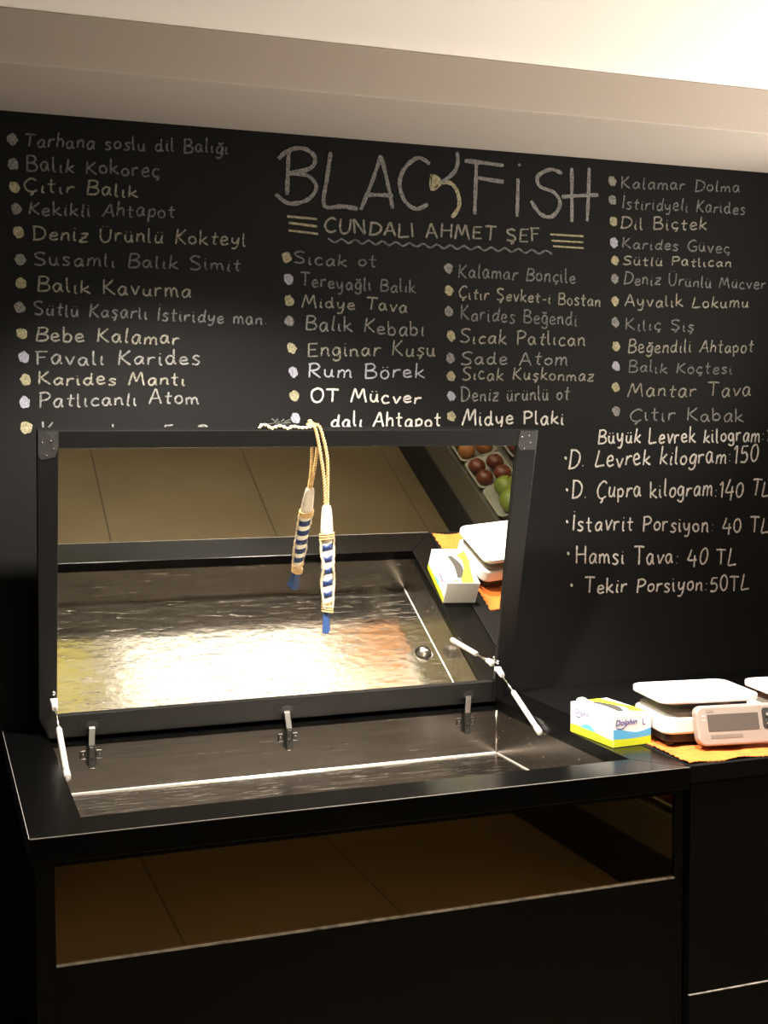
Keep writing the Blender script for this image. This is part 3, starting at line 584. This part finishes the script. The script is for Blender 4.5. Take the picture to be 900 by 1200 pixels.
up = thing('fill_uplighter', (2.78, .02, 0), 'added black cylinder fill lamp, out of view on the side counter', 'lamp')  # lamp body added around the ceiling fill light, out of view
MB().tube([(2.78, .02, .0005), (2.78, .02, .012)], .06, 24).build('base', 'frame', up)
b = MB(); n = 24; pr = [(.045, .012), (.045, .33), (.040, .33), (.040, .30)]
rings = [[b.bm.verts.new((2.78+r*cos(2*pi*k/n), .02+r*sin(2*pi*k/n), z)) for k in range(n)] for r, z in pr]
for i in range(3):
    for k in range(n): b.bm.faces.new((rings[i][k], rings[i][(k+1) % n], rings[i+1][(k+1) % n], rings[i+1][k])).smooth = True
b.build('body', 'frame', up)
MB().disc(lambda u, v: (2.78+u, .02+v, .305), .04, .04).build('lens', 'lampglow', up)

# ------------------------------------------------------------------ orange cloth
b = MB(); nx, ny = 150, 84
def clz(u, v):
    return .0035 + .0016*sin(u*40+v*9) + .0012*sin(v*55-u*22) + .0022*max(0, sin(u*17+2.0))*math.exp(-((v-.03)/.05)**2) + .0005*sin(u*520)
grid = []
for j in range(ny+1):
    row = []
    for i in range(nx+1):
        u, v = i/nx, j/ny
        x = 1.456 + .017*min(1, v*2.1) + u*.70 + .0022*sin(v*120)*(1 if i == 0 else 0)
        y = .010 + v*.44 + .009*sin(u*9+.5)*(1-v) + .003*sin(u*31)*(1-v) + (.0014*sin(u*300) if j in (0, ny) else 0)
        if u < .05 and v > .50: x += .03*min(1, (v-.50)*9)*(1-u/.05)
        row.append((x, y, max(.0012, clz(u, v)) if v < .10 else min(.0046, max(.0012, clz(u, v)))))
    grid.append(row)
top = [[b.bm.verts.new(p) for p in r] for r in grid]; bot = [[b.bm.verts.new((p[0], p[1], p[2]-.0011 if p[2] > .0025 else .0002)) for p in r] for r in grid]
for j in range(ny):
    for i in range(nx):
        b.bm.faces.new((top[j][i], top[j][i+1], top[j+1][i+1], top[j+1][i])).smooth = True
        b.bm.faces.new((bot[j][i], bot[j+1][i], bot[j+1][i+1], bot[j][i+1])).smooth = True
for i in range(nx):
    b.bm.faces.new((top[0][i+1], top[0][i], bot[0][i], bot[0][i+1])); b.bm.faces.new((top[ny][i], top[ny][i+1], bot[ny][i+1], bot[ny][i]))
for j in range(ny):
    b.bm.faces.new((top[j][0], top[j+1][0], bot[j+1][0], bot[j][0])); b.bm.faces.new((top[j+1][nx], top[j][nx], bot[j][nx], bot[j+1][nx]))
tag(b.build('orange_cloth', 'cloth', origin=(1.8, .2, 0)), 'orange kitchen cloth spread on the side counter under the scales', 'cloth')

# ------------------------------------------------------------------ lettering helper (printed type)
def type_mesh(name, text, size, M4, mname, parent, shear=0., bold=0.):
    c = bpy.data.curves.new('type', 'FONT'); c.body = text; c.size = size; c.shear = shear; c.offset = bold; c.resolution_u = 3; c.extrude = .0001
    t = bpy.data.objects.new('type', c); COL.objects.link(t); bpy.context.view_layer.update()
    me = bpy.data.meshes.new_from_object(t.evaluated_get(bpy.context.evaluated_depsgraph_get()))
    bpy.data.objects.remove(t); bpy.data.curves.remove(c)
    me.materials.clear(); me.materials.append(M[mname]); me.transform(M4); me.name = name
    o = bpy.data.objects.new(name, me); COL.objects.link(o); o.parent = parent; return o
def frame4(o, ux, uy, uz): return Matrix(((ux[0], uy[0], uz[0], o[0]), (ux[1], uy[1], uz[1], o[1]), (ux[2], uy[2], uz[2], o[2]), (0, 0, 0, 1)))

# ------------------------------------------------------------------ glove box (built round its own origin, then turned)
gl = thing('glove_box', (1.4205, .308, 0.0005), 'white box of disposable gloves printed with blue wave and lime bands', 'box')
gl.rotation_euler.z = radians(4)
class LB(MB):                                                     # a mesh authored in its thing's own coordinates
    def build(s, name, mname=None, parent=None, recalc=True):
        me = bpy.data.meshes.new(name)
        if recalc: bmesh.ops.recalc_face_normals(s.bm, faces=s.bm.faces)
        s.bm.to_mesh(me); s.bm.free()
        for k in ([mname] if mname else s.mats): me.materials.append(M[k])
        o = bpy.data.objects.new(name, me); COL.objects.link(o); o.parent = parent; return o
gw, gd, gh = .055, .095, .077
b = LB().use('card').box(-gw, gw, -gd, gd, 0, gh, .0008, 1)
fy = lambda u, v, h: (u, -gd-h, v); fx_ = lambda u, v, h: (-gw-h, -u, v); fz = lambda u, v, h: (u, v, gh+h)
wav = lambda u: .0385 + .005*sin((u+gw)/(2*gw)*5.6+1.2)
us = [-gw+.0006 + k*(2*gw-.0012)/24 for k in range(25)]
b.use('lime').prism([(us[0], .001)] + [(us[-1], .001)] + [(u, .0205-.002*sin((u+gw)*30)) for u in us[::-1]], fy, .0, .0003)
b.use('blue').prism([(u, .0205-.002*sin((u+gw)*30)) for u in us] + [(u, wav(u)) for u in us[::-1]], fy, .0, .0003)
vs_ = [-gd+.0006 + k*(2*gd-.0012)/24 for k in range(25)]
b.use('lime').prism([(vs_[0], .001), (vs_[-1], .001)] + [(v, .021 + .003*sin((v+gd)*26)) for v in vs_[::-1]], fx_, .0, .0003)
b.use('cyan').prism([(-gd+.045+k*.004, .022) for k in range(19)] + [(-gd+.045+k*.004, .0225+.012*sin(k/18*pi)) for k in range(18, -1, -1)], fx_, .0002, .0005)
b.use('lime').prism([(.012, gd-.001), (-.004, gd-.05), (.016, .01), (.034, -.03), (-.012, -.07), (-.02, -gd+.001), (.05, -gd+.001), (gw-.001, -.05), (gw-.001, .02), (.042, .05), (.05, gd-.001)][:0] or
    [(-.006, gd-.001), (.0, .05), (.022, .02), (.03, -.025), (.018, -.06), (.04, -.075), (gw-.001, -.085), (gw-.001, -.02), (.046, .02), (.04, .06), (.036, gd-.001)], fz, .0, .0003)
b.build('carton', None, gl)
b = LB(); b.prism([(.002+.020*sin(k/12*pi), .066-k*.0102) for k in range(13)] + [(-.014+.007*sin(k/12*pi), .066-k*.0102) for k in range(12, -1, -1)], fz, .0003, .0006); b.build('opening', 'cardin', gl)
b = LB()
for k in range(8):                                                # torn flap standing up at the back of the opening
    a0, a1 = k/8*pi, (k+1)/8*pi
    P = lambda a, o: (-.030+.018*cos(a), .078+.010*sin(a)-o, gh+.0004+.010*sin(a))
    b.hexa([P(a0, .0), P(a1, .0), (P(a1, 0)[0], P(a1, 0)[1]+.001, gh), (P(a0, 0)[0], P(a0, 0)[1]+.001, gh)] + [tuple(c+d for c, d in zip(q, (0, -.0012, .0002))) for q in (P(a0, 0), P(a1, 0), (P(a1, 0)[0], P(a1, 0)[1]+.001, gh), (P(a0, 0)[0], P(a0, 0)[1]+.001, gh))])
b.build('flap', 'card', gl)
type_mesh('brand_lettering', 'Dolphin', .0195, frame4((-.050, -gd-.0005, .0535), (1, 0, 0), (0, 0, 1), (0, -1, 0)), 'navyprint', gl, .25, .0003)
type_mesh('size_letter', 'L', .022, frame4((.028, -gd-.0005, .0495), (1, 0, 0), (0, 0, 1), (0, -1, 0)), 'navyprint', gl)
type_mesh('side_lettering', 'Dolphin', .019, frame4((-gw-.0005, gd-.022, .052), (0, -1, 0), (0, 0, 1), (-1, 0, 0)), 'navyprint', gl, .25)
b = LB(); arc = lambda u0, rr, fn: b.prism([(u0+rr*cos(pi+k*pi/12), .051+.008*sin(pi+k*pi/12)) for k in range(13)] + [(u0+rr*.92*cos(k*pi/12), .051-.0055*sin(k*pi/12)) for k in range(13)], fn, .0003, .0006)
arc(-.034, .013, fy); arc(-gd+.036, .013, fx_); b.build('swoosh', 'navyprint', gl)

# ------------------------------------------------------------------ weighing scales
def scale():
    t = thing('weighing_scale', (1.605, .235, .0082), 'white weighing scale with grey beige display, standing beside the glove box', 'scale', 'weighing scales on the orange cloth')
    t.rotation_euler.z = radians(-8)
    Z = lambda u, v, h: (u, v, h)
    LB().prism(rrect(-.118, .140, -.102, .104, .032, 8), Z, .100, .116, .004, 3).build('platter', 'white', t)
    b = LB(); b.prism(rrect(-.055, .055, -.05, .05, .01), Z, .076, .100); b.prism(rrect(-.100, .104, -.092, .096, .026), Z, .064, .078, .003); 
    b.build('neck', 'taupe', t)
    LB().prism(rrect(-.112, .114, -.098, .102, .03, 8), Z, .026, .067, .006, 3).build('housing', 'white', t)
    LB().prism(rrect(-.104, .106, -.092, .096, .028), Z, .006, .027, .003).build('underside', 'hole', t)
    for x in (-.085, .085):
        for y in (-.07, .075):
            LB().tube([(x, y, -.003), (x, y, .008)], .012, 14).build('foot', 'hole', t)
    b = LB()
    for x in (-.085, .085):
        for y in (-.072, .075): b.ball((x, y, .1158), .003, 1, 1, .35, 8)
    b.build('platter_screws', 'chrome', t)
    # display head, leaning back
    tl = radians(17)
    def DP(u, v, h): return (.077+u, -.150 + v*sin(tl) - h*cos(tl), .0035 + v*cos(tl) + h*sin(tl)*.0 + (h+.03)*sin(tl)*.5)
    LB().prism(rrect(-.125, .125, 0, .094, .02, 8), DP, -.024, .004, .005, 3).build('display_head', 'beige', t)
    d = [o for o in t.children if o.name.startswith('display_head')][-1]
    LB().prism(rrect(-.098, .034, .034, .074, .002), DP, .004, .0046).build('screen', 'lcd', d)
    LB().prism(rrect(-.094, -.012, .0175, .026, .001), DP, .004, .0046).build('name_strip', 'print', d)
    LB().prism(rrect(.044, .112, .034, .084, .008), DP, .004, .0052, .0006).build('keypad', 'key', d)
    b = LB()
    for i in range(3):
        for j in range(2):
            b.prism(rrect(.050+i*.021, .064+i*.021, .040+j*.022, .054+j*.022, .003), DP, .0052, .0066, .0005)
    b.build('keys', 'key', d)
    b = LB()
    for i in range(3):
        for j in range(2):
            cx_, cy_ = .057+i*.021, .047+j*.022
            b.prism([(cx_-.003, cy_-.0007), (cx_+.003, cy_-.0007), (cx_+.003, cy_+.0007), (cx_-.003, cy_+.0007)], DP, .0066, .0069)
            if j or i == 2: b.prism([(cx_-.0007, cy_-.003), (cx_+.0007, cy_-.003), (cx_+.0007, cy_+.003), (cx_-.0007, cy_+.003)], DP, .0066, .0069)
    for q in (.060, .070): b.prism([(-.112, q), (-.104, q), (-.104, q+.002), (-.112, q+.002)], DP, .004, .0045)
    b.build('key_marks', 'mark', d)
    o_ = DP(-.100, .0785, .0046); type_mesh('brand_lettering', 'CAS', .0100, frame4(o_, (1, 0, 0), (0, sin(tl), cos(tl)), (0, -cos(tl), sin(tl))), 'print', d)
    LB().box(-.03, .10, -.135, -.085, .010, .045, .004).build('display_bracket', 'taupe', t)
    return t
def dup(root, loc, rz, label):
    r = root.copy(); COL.objects.link(r); r.location = (loc[0], loc[1], loc[2]+H); r.rotation_euler = (0, 0, rz); r['label'] = label
    for ch in list(root.children):
        c = ch.copy(); COL.objects.link(c); c.parent = r
        for g_ in list(ch.children):
            d = g_.copy(); COL.objects.link(d); d.parent = c
    return r
s1 = scale()
dup(s1, (1.905, .185, .0082), radians(-8), 'white weighing scale right of the other scale, only its platter end in view')

# ------------------------------------------------------------------ fish ornament hanging from the lid
OX, OY = .779, .618
fo = thing('fish_ornament', (.75, .645, .775), 'carved blue striped fish ornament hanging by golden cord from lid', 'ornament')
def twist(P, r, turns):
    """two-strand twisted cord along P"""
    b = MB(); Q = smooth_pts(P, 8)
    for ph in (0, pi):
        out = []; L = 0
        for i, p in enumerate(Q):
            t = (Vector(Q[min(i+1, len(Q)-1)]) - Vector(Q[max(i-1, 0)])).normalized(); s = t.cross(Vector((0, 1, .3))).normalized(); c = t.cross(s)
            if i: L += (Vector(Q[i])-Vector(Q[i-1])).length
            a = ph + L*turns; out.append(Vector(p) + (s*cos(a)+c*sin(a))*r*.75)
        b.tube(out, r*.62, 6)
    return b
def dense(P, n):
    Q = smooth_pts(P, n); return Q
LTY, LTZ = lidp(0, .80, .008)[1], lidp(0, .80, .008)[2]
twist(dense([(.752, LTY+.012, LTZ+.012), (.756, LTY-.002, LTZ+.008), (.762, LTY-.008, LTZ-.02), (.769, OY+.003, .70), (.776, OY, .64), (.778, OY, .575)], 6), .0034, 420).build('hanging_cord', 'rope', fo)
twist(dense([(.757, LTY+.014, LTZ+.014), (.768, LTY-.001, LTZ+.010), (.777, LTY-.008, LTZ-.02), (.784, OY-.001, .70), (.785, OY, .64), (.784, OY, .575)], 6), .0034, 420).build('hanging_cord', 'rope', fo)
b = twist(dense([(.615, LTY+.006, LTZ+.004), (.622, LTY+.006, LTZ+.013), (.635, LTY+.005, LTZ+.011), (.645, LTY+.004, LTZ+.004), (.668, LTY+.006, LTZ+.010), (.690, LTY+.003, LTZ+.003), (.700, LTY+.005, LTZ+.009), (.725, LTY+.004, LTZ+.005), (.755, LTY+.005, LTZ+.008)], 6), .0032, 300)
b.build('trailing_cord', 'rope_pale', fo)
b = MB()
for dx, dz in ((-.004, .0), (.004, .003), (0, .008), (.001, -.004)): b.ball((.748+dx, LTY+.010, LTZ+.014+dz), .0058, 1.1, .9, .8, 10)
b.build('knot', 'rope', fo)
b = MB()
for k in range(16):
    p = Vector((.665+random.uniform(-.012, .012), LTY+.016, LTZ+.016)); b.tube([p, p+Vector((random.uniform(-.03, .03), random.uniform(-.006, .006), random.uniform(-.008, .012)))], .0022, 5)
b.build('fibre_tuft', 'tuft', fo)
def lathe(pr, name, mname, lean=0., sx=1., sy=.8, ph=0.):
    b = MB(); n = 18
    rings = [[b.bm.verts.new((OX+.0025+dx+r*sx*cos(2*pi*k/n), OY+r*sy*sin(2*pi*k/n), z)) for k in range(n)] for r, z, dx in pr]
    for i in range(len(pr)-1):
        for k in range(n): b.bm.faces.new((rings[i][k], rings[i][(k+1) % n], rings[i+1][(k+1) % n], rings[i+1][k])).smooth = True
    b.bm.faces.new(rings[0][::-1]); b.bm.faces.new(rings[-1]); return b.build(name, mname, fo)
lathe([(.006, .582, 0), (.011, .578, 0), (.0135, .565, 0), (.0155, .54, 0), (.0165, .515, 0), (.0165, .492, 0)], 'head', 'wood')
# body in stripes: cream body with navy bands
zb = [(.0135, .494), (.0150, .470), (.0155, .44), (.0145, .40), (.0130, .36), (.0115, .335), (.0105, .312)]
def rad(z):
    for (r0, z0), (r1, z1) in zip(zb, zb[1:]):
        if z1 <= z <= z0: return r0 + (r1-r0)*(z0-z)/(z0-z1)
    return .012
bd = lathe([(r, z, 0) for r, z in zb], 'body', 'cream')
for z0 in (.482, .452, .422, .392, .362):
    b = MB(); n = 18; pr = [(rad(z0)+.0007, z0), (rad(z0-.008)+.0007, z0-.008), (rad(z0-.016)+.0007, z0-.016)]
    rings = [[b.bm.verts.new((OX+.0025+r*cos(2*pi*k/n), OY+r*.8*sin(2*pi*k/n), z+.003*cos(2*pi*k/n))) for k in range(n)] for r, z in [(pr[0][0]-.001, pr[0][1])] + pr + [(pr[-1][0]-.001, pr[-1][1])]]
    for i in range(len(rings)-1):
        for k in range(n): b.bm.faces.new((rings[i][k], rings[i][(k+1) % n], rings[i+1][(k+1) % n], rings[i+1][k])).smooth = True
    b.build('stripe', 'navy', bd)
def wrap(zs, r, tilt=0.):
    b = MB()
    for z in zs:
        b.tube([(OX+.0025+r*cos(2*pi*k/20), OY+r*.85*sin(2*pi*k/20), z+tilt*cos(2*pi*k/20)) for k in range(21)], .0026, 6, False)
    return b.build('cord_wrap', 'rope', fo)
wrap((.508, .502, .496), .0182, .002); wrap((.322, .316, .310), .0135, -.002); wrap((.334,), .0135, .004)
for s in (-1, 1):
    twist([(OX+.0025+s*.0165, OY-.003, .495), (OX+.0025+s*.0165, OY-.004, .46), (OX+.0025+s*.0125, OY-.012, .425), (OX+.0025+s*.0165, OY-.004, .39), (OX+.0025+s*.0135, OY-.006, .345), (OX+.0025+s*.010, OY-.006, .318)], .0036, 500).build('side_cord', 'rope_pale', fo)
b = MB(); b.prism([(-.0095, .308), (.0085, .308), (.0075, .290), (.0105, .262), (.001, .254), (-.016, .257), (-.0115, .285)], lambda u, v, h: (OX+.001+u*.8+h*.55, OY+h*(1+(.308-v)*34)*.62, v), -.008, .008, .0015); b.build('tail', 'tailblue', fo)
b = MB().tube([(OX-.001, OY, .258), (OX-.0005, OY, .250)], .0028, 8); b.build('tail_peg', 'white', fo)

# ------------------------------------------------------------------ produce stand along the right-hand side, with trays and fruit
SX = 2.18; SLP = math.atan(.40)
ps = thing('produce_stand', (2.55, -1.4, -H), 'low produce stand with sloped top, black base and grey front', 'stand')
MB().box(SX, 2.98, -2.75, -.02, -H, -.69, .004).build('base', 'plinth', ps)
MB().prism([(SX+.004, -.69), (2.97, -.69), (2.97, -.545+.40*.786), (SX+.004, -.545)], lambda u, v, h: (u, h, v), -2.74, -.03, .002).build('front_panel', 'standgrey', ps)
def shelfp(u, v, h):   # u up the slope, v along, h above it
    return (SX+.010+u*cos(SLP)-h*sin(SLP), v, -.5425+u*sin(SLP)+h*cos(SLP))
def tray(u0, yc, label):
    t = thing('produce_tray', shelfp(u0+.09, yc, .002), label, 'tray', 'grey plastic trays on the produce stand')
    b = MB(); w0, w1, l0, l1, hh = .070, .085, .096, .112, .040
    ou = [rrect(u0+.09-w, u0+.09+w, yc-l, yc+l, .03, 5) for w, l in ((w0, l0), (w1, l1), (w1+.006, l1+.004), (w1+.006, l1+.004), (w1-.003, l1-.003), (w0-.003, l0-.003))]
    hs = (.002, hh, hh, hh+.004, hh+.004, .005)
    rings = [[b.bm.verts.new(shelfp(u, v, h)) for u, v in o_] for o_, h in zip(ou, hs)]
    for i in range(5):
        for k in range(len(rings[0])): b.bm.faces.new((rings[i][k], rings[i][(k+1) % len(rings[0])], rings[i+1][(k+1) % len(rings[0])], rings[i+1][k])).smooth = True
    b.bm.faces.new(rings[0][::-1]); b.bm.faces.new(rings[5])
    b.build('shell', 'tray', t); return t
def fruit(kind, mname, p, r, label, group, ht=1.0):
    t = thing(kind, p, label, kind.replace('_', ' '), group)
    b = MB(); n = 16; pr = []
    for k in range(0, 11):
        a = pi*k/10; rr = r*sin(a)*(1+.06*sin(a)); z = r*ht*cos(a)
        if k == 0: rr, z = .0, r*ht*.86
        elif k == 1: rr, z = r*.22, r*ht*.96
        pr.append((rr, z))
    rings = []
    for rr, z in pr[1:-1]: rings.append([b.bm.verts.new((p[0]+rr*cos(2*pi*k/n), p[1]+rr*sin(2*pi*k/n), p[2]+z)) for k in range(n)])
    tp = b.bm.verts.new((p[0], p[1], p[2]+pr[0][1])); bt = b.bm.verts.new((p[0], p[1], p[2]+pr[-1][1]))
    for i in range(len(rings)-1):
        for k in range(n): b.bm.faces.new((rings[i][k], rings[i][(k+1) % n], rings[i+1][(k+1) % n], rings[i+1][k])).smooth = True
    for k in range(n):
        b.bm.faces.new((rings[0][k], rings[0][(k+1) % n], tp)).smooth = True; b.bm.faces.new((rings[-1][k], rings[-1][(k+1) % n], bt)).smooth = True
    b.build('flesh', mname, t)
    b = MB().tube([(p[0], p[1], p[2]+pr[0][1]-.002), (p[0]+.004, p[1]+.002, p[2]+r*ht+.006)], .0022, 6); b.build('stem', 'tuft', t)
kinds = {'green': ('green_apple', 'lime_fruit', .054, .96), 'red': ('red_apple', 'tomato', .0405, .9), 'orange': ('orange', 'peach', .0410, 1.0), 'onion': ('onion', 'onion', .0400, .9)}
names = {'green': 'green apples', 'red': 'dark red apples', 'orange': 'oranges', 'onion': 'brown onions'}
lab = {'green': 'round green apple in the front tray nearest the counter', 'red': 'dark red apple in the grey tray beside the green apples',
       'orange': 'orange fruit in the front tray past the red apples', 'onion': 'brown onion in a grey tray of the produce stand'}
def fill(u0, yc, kind):
    k, mname, r, ht = kinds[kind]
    if kind == 'green': spots_ = [(-.006, .052), (.010, -.058)]
    else: spots_ = [((i-.5)*.0836, (j-.5)*.098+(i-.5)*.012) for i in range(2) for j in range(2)]
    for uo, vo in spots_:
        uu, vv = u0+.09+uo, yc+vo
        fruit(k, mname, shelfp(uu, vv, .006+r*ht+random.uniform(0, .004)), r*random.uniform(.93, 1.0), lab[kind], names[kind]+' on the produce stand', ht)
ROW1 = [(-.935, 'green'), (-1.17, 'red'), (-1.405, 'orange'), (-1.64, 'onion')]
for yc, kind in ROW1:
    kk = kind
    tray(0.0, yc, {'green': 'grey tray of green apples near the counter', 'red': 'grey tray of dark red apples next to the green apples', 'orange': 'grey tray of oranges after the red apples', 'onion': 'grey tray of brown onions along the front of the stand'}[kind])
    fill(0.0, yc, kk)
for yc, kind in ((-.80, 'onion'), (-1.05, 'onion'), (-1.30, 'red')):
    tray(.215, yc, 'grey tray in the back row of the produce stand holding %s' % names[kind]); fill(.215, yc, kind)
